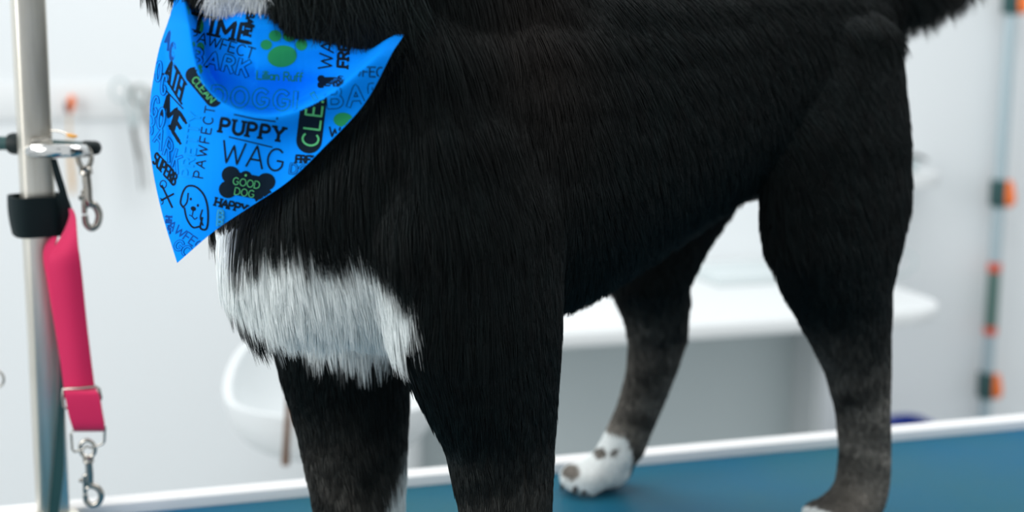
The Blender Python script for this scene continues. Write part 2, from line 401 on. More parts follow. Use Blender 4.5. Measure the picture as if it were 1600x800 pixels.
# fur strands
bodyme.calc_loop_triangles()
T = np.empty(len(bodyme.loop_triangles) * 3, dtype=np.int32); bodyme.loop_triangles.foreach_get('vertices', T); T = T.reshape(-1, 3)
a_, b_, c_ = V[T[:, 0]], V[T[:, 1]], V[T[:, 2]]
fn = np.cross(b_ - a_, c_ - a_); ar = np.linalg.norm(fn, axis=1); fn /= np.maximum(ar, 1e-12)[:, None]
cen = (a_ + b_ + c_) / 3
px, py = proj(cen); tocam = CAM - cen; tocam /= np.linalg.norm(tocam, axis=1)[:, None]
facing = (fn * tocam).sum(1)
inview = (px > -80) & (px < 1680) & (py > -170) & (py < 860)
dens = ar * np.where(inview, 1.0, .22) * np.where(facing > -.35, 1.0, .25)
cu, cv, cz = local(cen)
dens *= np.where(cz < .03, .6, 1.0)
NH = 300000
ti = rng.choice(len(T), NH, p=dens / dens.sum())
r1_ = np.sqrt(rng.random(NH)); r2_ = rng.random(NH)
R0 = a_[ti] * (1 - r1_)[:, None] + b_[ti] * (r1_ * (1 - r2_))[:, None] + c_[ti] * (r1_ * r2_)[:, None]
VN = np.zeros_like(V)
for k in range(3): np.add.at(VN, T[:, k], fn * ar[:, None])
VN /= np.maximum(np.linalg.norm(VN, axis=1), 1e-9)[:, None]
N0 = VN[T[ti, 0]] + VN[T[ti, 1]] + VN[T[ti, 2]]; N0 /= np.linalg.norm(N0, axis=1)[:, None]
u, v, z = local(R0)
def loc_dir(du, dv, dz): return FD[None] * du[:, None] + RD[None] * dv[:, None] + np.array([0, 0, 1.])[None] * dz[:, None]
one = np.ones(NH)
# combing: back along the ribs, down the chest, shoulder and legs
rib = smooth(.42, .28, u) * smooth(.24, .34, z)
du = -.15 * one - .55 * rib; dz = -one; dv = 0 * one
hip = smooth(.14, .0, u); du = du + .42 * hip * rib
front = smooth(.50, .56, u); du = du + .12 * front
# swirl on the chest: hair sweeps slightly towards the dog's left
tailm = smooth(-.085, -.13, u); du = du * (1 - tailm) - .9 * tailm; dz = dz * (1 - tailm) - .8 * tailm
headm = smooth(.60, .64, z); du = du * (1 - headm) - 1.0 * headm; dz = dz * (1 - headm) - .2 * headm
D = loc_dir(du, dv, dz)
f1 = np.sin(R0 @ np.array([47., 31, 23])) + np.sin(R0 @ np.array([-29., 53, 41]) + 1.3) ; f2 = np.sin(R0 @ np.array([39., -45, 27]) + .4) + np.sin(R0 @ np.array([21., 33, -61]) + 2.)
D = D + FD[None] * (f1 * .07)[:, None] + RD[None] * (f2 * .07)[:, None]
D = D + rng.normal(0, .09, (NH, 3))
D -= N0 * (D * N0).sum(1)[:, None]
D /= np.maximum(np.linalg.norm(D, axis=1), 1e-6)[:, None]
# length of the coat
Ln = .026 * one
Ln = np.maximum(Ln, .040 * smooth(.36, .46, u) * smooth(.22, .28, z))
Ln = Ln * (1 - smooth(.27, .17, z)) + (.006 + .012 * smooth(.06, .20, z)) * smooth(.27, .17, z)
Ln = np.where(z < .05, .0045, Ln)
legh = smooth(.20, .12, u) * smooth(.33, .25, z); Ln *= 1 - .35 * legh
belly = (u > .24) & (u < .45) & (z < .27) & (np.abs(v) < .06); Ln = np.where(belly, .024, Ln)
Ln = Ln * (1 - tailm) + .046 * tailm
Ln = Ln * (1 - headm) + .012 * headm
backleg = ((v < -.05) & (z < .24) & (z > .08) & (u > .28) & (u < .40)); Ln = np.where(backleg, Ln * .9, Ln)
ppx, ppy = proj(R0); tc = CAM - R0; tc /= np.linalg.norm(tc, axis=1)[:, None]; fac = (N0 * tc).sum(1)
sdb = polydist(ppx, ppy, BAND)
under = (sdb < 10) & (u > .42) & (ppy > np.where(ppx < 430, 12, 42))
above = (ppx > 240) & (ppx < 680) & (ppy <= 30) & (ppy > -180)
Ln = np.where(above & (u > .4), np.where(ppx < 432, .017, .027), Ln)
lift = np.where(z < .2, .25, .30) * one
lift = np.where(tailm > .5, .5, lift)
Ln = np.where(under & (fac > -.3), .004, Ln)
# strands that would sweep down over the cloth from its side
Ln *= rng.uniform(.6, 1.15, NH)
K = 6
tt = np.linspace(0, 1, K)
pts = R0[:, None, :] + Ln[:, None, None] * (D[:, None, :] * tt[None, :, None] + N0[:, None, :] * (lift[:, None] * (tt - .55 * tt ** 2)[None, :])[:, :, None])
pts[:, :, 2] -= (Ln[:, None] * .16 * tt[None] ** 2)
colr, wk = coatcol(R0)
# clumps
nk = NH // 14
ck = rng.choice(NH, nk, replace=False); kd = KDTree(nk)
for i, j in enumerate(ck): kd.insert(R0[j], i)
kd.balance()
near = np.fromiter((kd.find(p)[1] for p in R0), dtype=np.int64, count=NH); lead = ck[near]
dl = R0[lead] - R0; okc = (np.linalg.norm(dl, axis=1) < .012) & (np.abs(Ln[lead] / np.maximum(Ln, 1e-5) - 1) < .9)
target = pts[lead]; cf = (.52 * okc)[:, None, None] * (tt ** 1.3)[None, :, None]
pts = pts * (1 - cf) + target * cf
kid = rng.uniform(.55, 1.5, nk)[near] * rng.uniform(.75, 1.3, NH)
hc = np.where(wk[:, None] > .5, colr * np.clip(rng.normal(1.0, .06, NH), .8, 1.06)[:, None], colr * kid[:, None])

from mathutils.bvhtree import BVHTree
_bvh = BVHTree.FromPolygons([tuple(q) for q in V], [tuple(int(k) for k in q) for q in T])
GX = np.arange(200, 701, 12.0); GY = np.arange(-80, 441, 12.0)
GB = np.zeros((len(GY), len(GX)))
for i_, y_ in enumerate(GY):
    for j_, x_ in enumerate(GX):
        b0 = np.interp(x_, [225, 260, 300, 360, 430, 520, 600, 660], [.930, .905, .893, .885, .890, .918, .962, 1.005]) + .010 * smooth(250, 420, y_)
        d_ = Vector(FW + RT * (x_ - 800) / FPX - UP * (y_ - 400) / FPX).normalized()
        h_ = _bvh.ray_cast(Vector(CAM), d_)
        GB[i_, j_] = min(b0, h_[0].y - (.024 if y_ < 150 else .014)) if (h_[0] is not None and y_ > 50) else b0
if DEBUG: print('BAND', np.round(GB[::5, ::5], 3))
for _ in range(14):
    Pd = np.pad(GB, 1, mode='edge'); sm_ = (Pd[1:-1, 1:-1] * 2 + Pd[:-2, 1:-1] + Pd[2:, 1:-1] + Pd[1:-1, :-2] + Pd[1:-1, 2:]) / 6; GB = np.minimum(sm_, GB + .002)
def gridY(px, py):
    fx = np.clip((px - GX[0]) / 12, 0, len(GX) - 1.001); fy = np.clip((py - GY[0]) / 12, 0, len(GY) - 1.001)
    ix = fx.astype(int); iy = fy.astype(int); tx = fx - ix; ty = fy - iy
    tx = tx * tx * (3 - 2 * tx) * .0 + tx
    return (GB[iy, ix] * (1 - tx) + GB[iy, ix + 1] * tx) * (1 - ty) + (GB[iy + 1, ix] * (1 - tx) + GB[iy + 1, ix + 1] * tx) * ty
# loose hair of the ruff that falls over the top of the bandana
def ruff(n, x0, x1, ya, yb, drop, white, lean):
    """longer guard hairs rooted on the ruff"""
    P0 = []; 
    while len(P0) < n:
        x = rng.uniform(x0, x1); y = rng.uniform(ya, yb)
        h = _bvh.ray_cast(Vector(CAM), Vector(FW + RT * (x - 800) / FPX - UP * (y - 400) / FPX).normalized())
        P0.append(h[0] if h[0] is not None else _bvh.find_nearest(at(x, y, .95))[0])
    P0 = np.array(P0); d = np.column_stack([rng.normal(lean, .16, n), rng.normal(-.32, .10, n), -np.ones(n)]); l_ = drop * rng.uniform(.5, 1.15, n)
    p = P0[:, None, :] + l_[:, None, None] * d[:, None, :] * tt[None, :, None]
    p[:, :, 1] += (l_[:, None] * .30) * tt[None] ** 2
    p[:, :, 0] += (l_ * rng.normal(0, .12, n))[:, None] * tt[None] ** 2
    c = (np.array([.82, .86, .86])[None] * rng.uniform(.75, 1.1, n)[:, None]) if white else (np.array([.005, .008, .008])[None] * rng.uniform(.5, 2.6, n)[:, None])
    return p, c
parts_p = [pts]; parts_c = [hc]
for args in [(2600, 332, 424, -70, -6, .024, True, -.12), (1600, 266, 326, -90, -25, .020, False, -.05), (6500, 428, 560, -60, 32, .036, False, .02), (6500, 540, 655, -50, 40, .038, False, .05)]:
    p, c = ruff(*args); parts_p.append(p); parts_c.append(c)
pts = np.concatenate(parts_p); hc = np.concatenate(parts_c); NT = len(pts)
hcv = bpy.data.hair_curves.new('coat'); hcv.add_curves([K] * NT)
hcv.position_data.foreach_set('vector', (pts - O).astype(np.float32).ravel())
rad = hcv.attributes.get('radius') or hcv.attributes.new('radius', 'FLOAT', 'POINT')
rv_ = np.array([1, 1, .95, .8, .55, .12])[None] * np.where(np.concatenate([z, np.ones(NT - NH)]) < .06, .00020, .00027)[:, None]
rad.data.foreach_set('value', rv_.astype(np.float32).ravel())
cc_ = hcv.attributes.new('coat_color', 'FLOAT_COLOR', 'CURVE'); cc_.data.foreach_set('color', np.column_stack([hc, np.ones(NT)]).astype(np.float32).ravel())
hcv.materials.append(M['fur'])
fur = bpy.data.objects.new('fur', hcv); C.objects.link(fur); fur.parent = dog
# eyes, nose, claws
for s in (-1, 1):
    bm = bmesh.new(); ball(bm, (.672, .030 * s, .655), (.010, .010, .010)); obj('eye', bm, M['eye'], dog)
bm = bmesh.new(); ball(bm, (.778, 0, .609), (.010, .014, .010)); obj('nose', bm, M['nose'], dog)
for pu, pv in PAWS:
    sc9 = .66 if pv > .1 else 1.0
    for du_, dv_ in [(.040 * sc9, -.024 * sc9), (.050 * sc9, -.009), (.050 * sc9, .009), (.040 * sc9, .024 * sc9)]:
        bm = bmesh.new(); tube(bm, catmull([L(pu + du_ - .008, pv + dv_, .015), L(pu + du_ + .002, pv + dv_, .012), L(pu + du_ + .006, pv + dv_, .003)], 4), [.0034] * 5 + [.003, .0024, .0016, .0006], 8)
        obj('claw', bm, M['claw'], dog)

# ------------------------------------------------------------------ BANDANA
SW = [(268, -70), (284, -20), (296, 40), (304, 90), (318, 128), (345, 158), (385, 177), (430, 181), (475, 168), (520, 143), (560, 112), (600, 75), (640, 20), (655, -70)]
SWx = np.array(catmull([(a, b, 0) for a, b in SW], 8)); SWp = [(p[0], p[1]) for p in SWx]
def band_Y(px, py):
    """distance of the cloth (world Y) : wraps round the front of the chest, with the swagged fold"""
    px = np.asarray(px, float); py = np.asarray(py, float)
    base = gridY(px, py) + .030 * smooth(45, -10, py) + .020 * smooth(80, 30, py) * smooth(420, 470, px)
    sd = polydist(px, py, SWp)                         # negative in the pocket
    inside = -sd
    ridge = -.017 * np.exp(-(np.clip(sd, 0, None) / 28) ** 2)
    pocket = .030 * smooth(0, 15, inside) - .016 * smooth(22, 100, inside) + .003 * np.exp(-((inside - 16) / 9) ** 2) * smooth(360, 320, px)
    wr = .0012 * np.sin((px * .7 + py * .5) * .045) + .0016 * np.sin((px - .9 * py) * .05 + 1.2) * smooth(300, 230, px)
    leftfold = .004 * np.exp(-((px - 262 - .08 * (py - 100)) / 9) ** 2) * smooth(330, 250, py)
    crease = .004 * np.exp(-((inside - 60) / 14) ** 2) * (px < 400) - .003 * np.exp(-((py - 110 - .06 * (px - 430)) / 18) ** 2) * (inside > 8)
    return base + np.where(sd > 0, ridge, -.017 + pocket) + wr + leftfold + crease
def bpt(px, py, off=0.0):
    Y = band_Y(px, py) - off
    px = np.asarray(px, float); py = np.asarray(py, float)
    r = FW[None] + RT[None] * ((px - 800) / FPX)[:, None] - UP[None] * ((py - 400) / FPX)[:, None]
    return CAM[None] + r * (Y / r[:, 1])[:, None]
def edge_x(poly, y):
    xs = []
    for i in range(len(poly)):
        x0, y0 = poly[i]; x1, y1 = poly[(i + 1) % len(poly)]
        if (y0 <= y) != (y1 <= y): xs.append(x0 + (y - y0) / (y1 - y0) * (x1 - x0))
    return (min(xs), max(xs)) if len(xs) >= 2 else (277, 277.6)
Bs = [(p[0], p[1]) for p in catmull([(a, b, 0) for a, b in BAND[:8]], 6)] + [(p[0], p[1]) for p in catmull([(a, b, 0) for a, b in BAND[7:]], 6)][1:]
verts = []; nr, nc = 160, 130
ys = np.linspace(-58, 410.5, nr)
XX = []; YY = []
for y in ys:
    x0, x1 = edge_x(Bs, y); XX.append(np.linspace(x0, x1, nc)); YY.append(np.full(nc, y))
P = bpt(np.concatenate(XX), np.concatenate(YY)).reshape(nr, nc, 3)
bands = bmesh.new(); sheet(bands, P.tolist(), .0007, (0, -1, 0))
# -- printed lettering, laid on the cloth
ARC = lambda cx, cy, rx, ry, a0, a1, n=10: [(cx + rx * math.cos(math.radians(a0 + (a1 - a0) * i / n)), cy + ry * math.sin(math.radians(a0 + (a1 - a0) * i / n))) for i in range(n + 1)]
GL = {
 'A': (.8, [[(0, 0), (.4, 1), (.8, 0)], [(.15, .35), (.65, .35)]]), 'B': (.66, [[(0, 0), (0, 1), (.3, 1)] + ARC(.32, .76, .24, .24, 90, -90) + [(0, .52)], [(.3, .52)] + ARC(.34, .26, .30, .26, 90, -90) + [(0, 0)]]),
 'C': (.75, [ARC(.42, .5, .40, .5, 48, 312, 16)]), 'D': (.74, [[(0, 0), (0, 1), (.28, 1)] + ARC(.28, .5, .44, .5, 90, -90, 14) + [(0, 0)]]),
 'E': (.6, [[(.58, 1), (0, 1), (0, 0), (.6, 0)], [(0, .52), (.48, .52)]]), 'F': (.58, [[(.58, 1), (0, 1), (0, 0)], [(0, .5), (.46, .5)]]),
 'G': (.8, [ARC(.42, .5, .40, .5, 48, 330, 16) + [(.78, .46), (.5, .46)]]), 'H': (.72, [[(0, 0), (0, 1)], [(.7, 0), (.7, 1)], [(0, .5), (.7, .5)]]),
 'I': (.12, [[(.06, 0), (.06, 1)]]), 'K': (.68, [[(0, 0), (0, 1)], [(.62, 1), (0, .4)], [(.2, .58), (.66, 0)]]), 'L': (.56, [[(0, 1), (0, 0), (.56, 0)]]),
 'M': (.9, [[(0, 0), (0, 1), (.45, .25), (.9, 1), (.9, 0)]]), 'N': (.74, [[(0, 0), (0, 1), (.72, 0), (.72, 1)]]), 'O': (.84, [ARC(.42, .5, .42, .5, 0, 360, 20)]),
 'P': (.64, [[(0, 0), (0, 1), (.32, 1)] + ARC(.32, .74, .29, .26, 90, -90) + [(0, .48)]]), 'R': (.68, [[(0, 0), (0, 1), (.32, 1)] + ARC(.32, .75, .28, .25, 90, -90) + [(0, .5)], [(.32, .5), (.66, 0)]]),
 'S': (.62, [ARC(.31, .75, .28, .25, 40, 250, 10) + ARC(.31, .26, .30, .26, 80, -140, 10)]), 'T': (.7, [[(0, 1), (.7, 1)], [(.35, 1), (.35, 0)]]),
 'U': (.72, [[(0, 1), (0, .36)] + ARC(.36, .36, .36, .36, 180, 360) + [(.72, 1)]]), 'V': (.76, [[(0, 1), (.38, 0), (.76, 1)]]),
 'W': (1.1, [[(0, 1), (.28, 0), (.55, .85), (.82, 0), (1.1, 1)]]), 'Y': (.74, [[(0, 1), (.37, .48), (.74, 1)], [(.37, .48), (.37, 0)]]),
 'a': (.5, [ARC(.24, .3, .24, .3, 20, 340, 12), [(.5, .6), (.5, 0)]]), 'n': (.48, [[(0, .6), (0, 0)], [(0, .35)] + ARC(.24, .35, .24, .25, 180, 0, 8) + [(.48, 0)]]),
 'i': (.08, [[(.04, .6), (.04, 0)], [(.04, .85), (.04, .9)]]), 'l': (.08, [[(.04, 1), (.04, 0)]]), 'u': (.48, [[(0, .6), (0, .25)] + ARC(.24, .25, .24, .25, 180, 360, 8) + [(.48, .6)], [(.48, .6), (.48, 0)]]),
 'f': (.34, [ARC(.28, .82, .16, .18, 60, 180, 6) + [(.12, 0)], [(0, .6), (.3, .6)]]), ' ': (.35, []),
}
MI = {'cloth': 0, 'ink': 1, 'inksoft': 2, 'inkgreen': 3, 'inkpale': 4, 'inkteal': 5}
tris_v = []; tris_f = []
def dense(line, step=2.5):
    out = [line[0]]
    for a, b in zip(line, line[1:]):
        n = max(1, int(math.hypot(b[0] - a[0], b[1] - a[1]) / step))
        for i in range(1, n + 1): out.append((a[0] + (b[0] - a[0]) * i / n, a[1] + (b[1] - a[1]) * i / n))
    return out
ZONE = None
def emit(polyquads, m, off):
    """quads in cloth coordinates -> on the cloth, only where inside its outline"""
    q = np.array(polyquads, float).reshape(-1, 2)
    ins = polydist(q[:, 0], q[:, 1], Bs) < -0.3
    if ZONE == 'pocket': ins &= polydist(q[:, 0], q[:, 1], SWp) < -1.0
    if ZONE == 'point': ins &= polydist(q[:, 0], q[:, 1], SWp) > 1.0
    p = bpt(q[:, 0], q[:, 1], off).reshape(-1, 4, 3); ok = ins.reshape(-1, 4).all(1)
    for quad in p[ok]:
        vs = [bands.verts.new(x) for x in quad]
        try: f = bands.faces.new(vs); f.material_index = MI[m]
        except ValueError: pass
def ribbon(line, wd, m, off=.0006, cap=True):
    line = dense(line)
    if len(line) < 2: return
    qs = []; h = wd / 2; L_ = []; R_ = []
    N_ = len(line)
    for i in range(N_):
        ax, ay = line[max(i - 1, 0)]; bx, by = line[min(i + 1, N_ - 1)]
        dx, dy = bx - ax, by - ay; l = math.hypot(dx, dy) or 1; nx, ny = -dy / l, dx / l
        e = 0
        x, y = line[i]
        if cap and i == 0: x -= dx / l * h * .6; y -= dy / l * h * .6
        if cap and i == N_ - 1: x += dx / l * h * .6; y += dy / l * h * .6
        L_.append((x + nx * h, y + ny * h)); R_.append((x - nx * h, y - ny * h))
    ks = max(1, math.ceil(wd / 4)); mixp = lambda a, b, t: (a[0] + (b[0] - a[0]) * t, a[1] + (b[1] - a[1]) * t)
    for i in range(N_ - 1):
        for k in range(ks):
            t0, t1 = k / ks, (k + 1) / ks
            qs.append([mixp(L_[i], R_[i], t0), mixp(L_[i], R_[i], t1), mixp(L_[i + 1], R_[i + 1], t1), mixp(L_[i + 1], R_[i + 1], t0)])
    emit(qs, m, off)
def text(s, x, y, size, deg, m='ink', wd=3.0, serif=False, outline=None, gap=.2, sx=1.0, lean=None):
    o1 = .0011 if m == 'inkpale' else .0006
    """centred text; deg = clockwise tilt on the cloth"""
    W_ = sum(GL[c][0] * sx + gap for c in s) - gap; a = math.radians(deg); ca_, sa_ = math.cos(a), math.sin(a); bl = a if lean is None else math.radians(lean); cb_, sb_ = math.cos(bl), math.sin(bl)
    def tr(p): X = (p[0] - W_ / 2) * size; Yy = (.5 - p[1]) * size; return (x + X * ca_ - Yy * sb_, y + X * sa_ + Yy * cb_)
    cur = 0
    for c in s:
        for ln in GL[c][1]:
            q = [tr((cur + p[0] * sx, p[1])) for p in ln]
            ribbon(q, wd, m, o1)
            if serif:
                for e in (ln[0], ln[-1]):
                    if (abs(e[1]) < .01 or abs(e[1] - 1) < .01) and c not in 'COGS':
                        ex = cur + e[0] * sx; ribbon([tr((ex - .17, e[1])), tr((ex + .17, e[1]))], wd * .7, m, o1)
        cur += GL[c][0] * sx + gap
    if outline:
        cur = 0
        for c in s:
            for ln in GL[c][1]: ribbon([tr((cur + p[0] * sx, p[1])) for p in ln], wd - outline, 'cloth', o1 + .0005)
            cur += GL[c][0] * sx + gap
def disc(cx_, cy_, rx, ry, m, off=.0006, deg=0, n=28):
    qs = []; a = math.radians(deg)
    def tr(x, y): return (cx_ + x * math.cos(a) - y * math.sin(a), cy_ + x * math.sin(a) + y * math.cos(a))
    k = max(2, int(max(rx, ry) / 3))
    for i in range(n):
        t0, t1 = 2 * math.pi * i / n, 2 * math.pi * (i + 1) / n
        for j in range(k):
            f0, f1 = j / k, (j + 1) / k
            qs.append([tr(rx * f0 * math.cos(t0), ry * f0 * math.sin(t0)), tr(rx * f1 * math.cos(t0), ry * f1 * math.sin(t0)), tr(rx * f1 * math.cos(t1), ry * f1 * math.sin(t1)), tr(rx * f0 * math.cos(t1) + 1e-3, ry * f0 * math.sin(t1) + 1e-3)])
    emit(qs, m, off)
def pill(x, y, ln, wd, deg, m, off=.0006):
    a = math.radians(deg); c, s_ = math.cos(a), math.sin(a)
    ribbon([(x - c * (ln - wd) / 2, y - s_ * (ln - wd) / 2), (x + c * (ln - wd) / 2, y + s_ * (ln - wd) / 2)], wd, m, off, cap=False)
    for k in (-1, 1): disc(x + k * c * (ln - wd) / 2, y + k * s_ * (ln - wd) / 2, wd / 2, wd / 2, m, off)
def bone(x, y, ln, wd, deg, m='ink'):
    a = math.radians(deg); c, s_ = math.cos(a), math.sin(a)
    ribbon([(x - c * ln * .38, y - s_ * ln * .38), (x + c * ln * .38, y + s_ * ln * .38)], wd, m, cap=False)
    for k in (-1, 1):
        for j in (-1, 1):
            ox, oy = k * ln * .38, j * wd * .32
            disc(x + ox * c - oy * s_, y + ox * s_ + oy * c, wd * .40, wd * .38, m)
# inside the draped fold
ZONE = 'pocket'
text('TIME', 346, 44, 27, 12, wd=6.0, serif=True, gap=.34); text('PAWFECT', 347, 69, 17, 17, wd=2.0, gap=.16)
text('BARK', 345, 97, 23, 14, wd=7.2, outline=2.6, gap=.36)
text('BATH', 389, 38, 11, 100, wd=3.4, serif=True, gap=.1)
disc(441, 88, 23, 17, 'inkgreen', deg=-8)
for x_, y_, a1, b1 in [(416, 70, 9, 8), (430, 56, 10, 9), (452, 56, 10, 9), (471, 70, 9, 9)]: disc(x_, y_, a1, b1, 'inkgreen')
text('Lillian Ruff', 437, 119, 13, 3, 'inkgreen', wd=1.9, gap=.13)
text('DOGGLY', 420, 155, 27, 4, 'inkteal', wd=8.0, outline=3.4, gap=.40)
text('WAG', 511, 76, 21, -84, wd=2.4, gap=.16); text('FREE', 537, 80, 16, -86, wd=4.4, serif=True, gap=.2)
bone(517, 128, 40, 15, 0)
for x_, y_, a1, b1 in [(291, 72, 14, 17), (290, 20, 6, 12), (313, 40, 5, 12), (313, 75, 6, 9), (312, 108, 5, 8)]: disc(x_, y_, a1, b1, 'inkgreen')
# on the hanging point
ZONE = 'point'
text('PAWFECT', 568, 112, 15, 2, wd=2.0, gap=.12); text('BARK', 572, 149, 30, -3, wd=8.0, outline=2.6, gap=.36)
disc(536, 187, 15, 11, 'inkgreen'); text('WAG', 538, 207, 15, 2, wd=2.6)
pill(487, 186, 108, 40, -83, 'ink')
pill(318, 136, 74, 26, 50, 'ink'); text('CLEAN', 318, 140, 11, 50, 'inkpale', wd=1.4, gap=.2)
text('CLEAN', 491, 170, 25, -83, 'inkpale', wd=3.0, gap=.30)
ribbon([(366, 179), (398, 186), (430, 190)], 2.2, 'ink'); text('HAPPY', 412, 178, 12, 6, wd=2.6)
text('PUPPY', 394, 203, 21, 9, wd=5.2, serif=True, gap=.34); ribbon([(358, 214), (425, 230)], 1.9, 'ink')
text('WAG', 395, 244, 34, 9, wd=3.0, gap=.18, sx=.92)
bone(386, 290, 74, 36, 11); disc(384, 275, 9, 8, 'ink'); disc(384, 274, 1.8, 1.8, 'inkpale', .0011)
text('GOOD', 385, 286, 11, 10, 'inkpale', wd=1.2, gap=.2); text('DOG', 382, 301, 11, 10, 'inkpale', wd=1.2, gap=.2)
text('HAPPY', 361, 321, 12, 14, wd=3.4, serif=True, gap=.16)
text('B', 345, 336, 13, 5, 'inkpale', wd=3.6, outline=1.8); text('B', 344, 350, 13, 5, 'inkpale', wd=3.6, outline=1.8)
text('FREE', 478, 249, 11, 3, wd=3.4, serif=True, gap=.12); text('DOG', 474, 266, 15, 8, wd=3.6, outline=2.2)
text('PAWFECT', 319, 222, 15, -80, wd=2.1, gap=.38); text('PRETTY', 298, 226, 17, -82, 'inkteal', wd=4.0, outline=1.6, gap=.36)
text('ATH', 273, 124, 31, 58, wd=4.6, serif=True, gap=.12, sx=.55, lean=14); ribbon([(258, 140), (286, 170)], 2.2, 'ink')
text('ME', 271, 184, 33, 58, wd=5.6, serif=True, gap=.16, sx=.85, lean=16)
text('SUPERB', 258, 264, 17, 48, wd=3.4, serif=True, gap=.12, sx=.6, lean=20)
text('BARK', 256, 224, 27, 54, 'inksoft', wd=5, outline=2.6, gap=.3, sx=.8, lean=16); text('GO', 247, 176, 30, 62, 'inksoft', wd=5.0, outline=2.6, gap=.2, sx=.6, lean=14)
text('DOG', 248, 112, 28, 68, 'inksoft', wd=5, outline=2.6, gap=.3, sx=.6, lean=12); text('WAG', 262, 58, 24, 72, 'inksoft', wd=4, gap=.3, sx=.7, lean=12)
text('PAWFECT', 290, 368, 14, 36, 'inksoft', wd=2.0, gap=.16); text('GO', 286, 388, 15, 36, 'inksoft', wd=4.5, outline=2.4); text('BATH', 263, 351, 8, -84, 'inksoft', wd=3.0, serif=True, gap=.1)
# little scissors
ribbon([(253, 290), (269, 324)], 3.2, 'ink'); ribbon([(271, 303), (252, 313)], 3.2, 'ink')
ribbon(ARC(255, 288, 5, 6, 0, 360, 16), 1.6, 'ink', cap=False); ribbon(ARC(250, 315, 5, 5, 0, 360, 16), 1.6, 'ink', cap=False)
# line drawing of a dog's face
ribbon([(p[0], p[1]) for p in catmull([(286, 324, 0), (282, 316, 0), (286, 300, 0), (293, 291, 0), (306, 292, 0), (318, 304, 0), (324, 322, 0), (325, 344, 0), (322, 358, 0), (313, 356, 0), (316, 340, 0)], 5)], 3.2, 'ink')
ribbon([(p[0], p[1]) for p in catmull([(286, 324, 0), (292, 316, 0), (294, 302, 0)], 5)], 2.6, 'ink')
ribbon([(p[0], p[1]) for p in catmull([(288, 325, 0), (292, 342, 0), (301, 355, 0), (312, 354, 0)], 5)], 3.0, 'ink')
ribbon([(p[0], p[1]) for p in catmull([(316, 328, 0), (313, 340, 0), (317, 352, 0)], 5)], 2.4, 'ink')
disc(298, 311, 1.8, 2.4, 'ink'); disc(309, 321, 1.8, 2.4, 'ink'); disc(302, 326, 4.4, 3.6, 'ink', deg=25)
ribbon([(302, 328), (300, 338), (296, 336)], 1.8, 'ink'); ribbon([(300, 338), (304, 343), (308, 340)], 1.8, 'ink')
me = bpy.data.meshes.new('bandana'); bands.to_mesh(me); bands.free()
bc = Vector(np.mean(P.reshape(-1, 3), axis=0)); me.transform(Matrix.Translation(-bc))
bandana = bpy.data.objects.new('bandana', me); C.objects.link(bandana); bandana.location = bc
for k in ('cloth', 'ink', 'inksoft', 'inkgreen', 'inkpale', 'inkteal'): me.materials.append(M[k])
for p in me.polygons: p.use_smooth = True
tag(bandana, "blue bandana printed with dog words, bones and a paw around the dog's neck", 'bandana')
# the band that runs round the neck under the coat
bm = bmesh.new()
loop = [L(.54, -.070, .50), L(.505, -.080, .505), L(.46, -.074, .53), L(.435, -.04, .56), L(.428, .0, .57), L(.435, .04, .56), L(.46, .074, .53), L(.505, .080, .505), L(.55, .06, .49)]
tube(bm, catmull(loop, 6), .007, 8, flat=.5); 
nb = obj('neck_band', bm, M['cloth'], bandana)

# ------------------------------------------------------------------ grooming post on the left
PB = onz(84, 818, 0.80)
gp = thing('grooming_post', 'square steel grooming arm post rising from the table at the left', 'post', PB)
bm = bmesh.new()
PA = ANG + math.radians(12)
box(bm, PB + Vector((0, 0, .46)), (.0265, .0265, .90), PA, .0035, seg=3)
obj('pole', bm, M['steel'], gp)
bm = bmesh.new(); box(bm, PB + Vector((0, 0, .006)), (.045, .045, .008), PA, .002); obj('base_plate', bm, M['steel'], gp)
bm = bmesh.new(); top = PB + Vector((0, 0, .90))
tube(bm, catmull([top, top + Vector((.01, 0, .05)), top + Vector((.09, -.02, .10)), top + Vector((.25, -.04, .11)), top + Vector((.42, -.07, .11))], 8), .012, 14); obj('overhead_arm', bm, M['steel'], gp)
YP = PB.y
bm = bmesh.new()
tube(bm, [at(-120, 222, YP + .02), at(18, 224, YP + .022), at(40, 226, YP + .022), at(100, 230, YP + .022), at(128, 232, YP + .022)], .0062, 14)
o = obj('cross_bar', bm, M['darkgreen'], gp); o['label'] = 'dark crossbar behind the post'
bm = bmesh.new(); tube(bm, [at(14, 224, YP + .021), at(20, 224, YP + .021), at(31, 225, YP + .021)], [.0085, .0098, .0098], 14)
obj('bar_collar', bm, M['black'], gp)
bm = bmesh.new(); pts_ = [at(x_, 231, YP + .006) for x_ in (128, 131, 135, 150, 155, 158)]
tube(bm, pts_, [.0045, .0062, .0066, .0062, .0052, .002], 16); o = obj('end_cap', bm, M['black'], gp)
# chrome clamp plate: an oval ring embracing the post
bm = bmesh.new()
cc0 = at(90, 236, YP - .006)
lp = [cc0 + Vector((math.cos(t) * .0235, math.sin(t) * .020, math.sin(t) * -.002)) for t in np.linspace(0, 2 * math.pi, 40, endpoint=False)]
tube(bm, lp, .0052, 12, closed=True, flat=1.15); obj('clamp_ring', bm, M['chrome'], gp)
bm = bmesh.new(); box(bm, at(80, 235, YP - .026), (.034, .006, .011), 0, .002); o = obj('clamp_plate', bm, M['chrome'], gp)
bm = bmesh.new(); tube(bm, [at(50, 219, YP - .018), at(72, 218, YP - .018), at(80, 216, YP - .016)], .002, 8); obj('clamp_screw', bm, M['darkchrome'], gp)
bm = bmesh.new(); tube(bm, catmull([at(80, 204, YP - .012), at(92, 205, YP - .014), at(106, 210, YP - .016)], 5), .0009, 8)
lev = obj('lever_pin', bm, M['darkchrome'], gp)
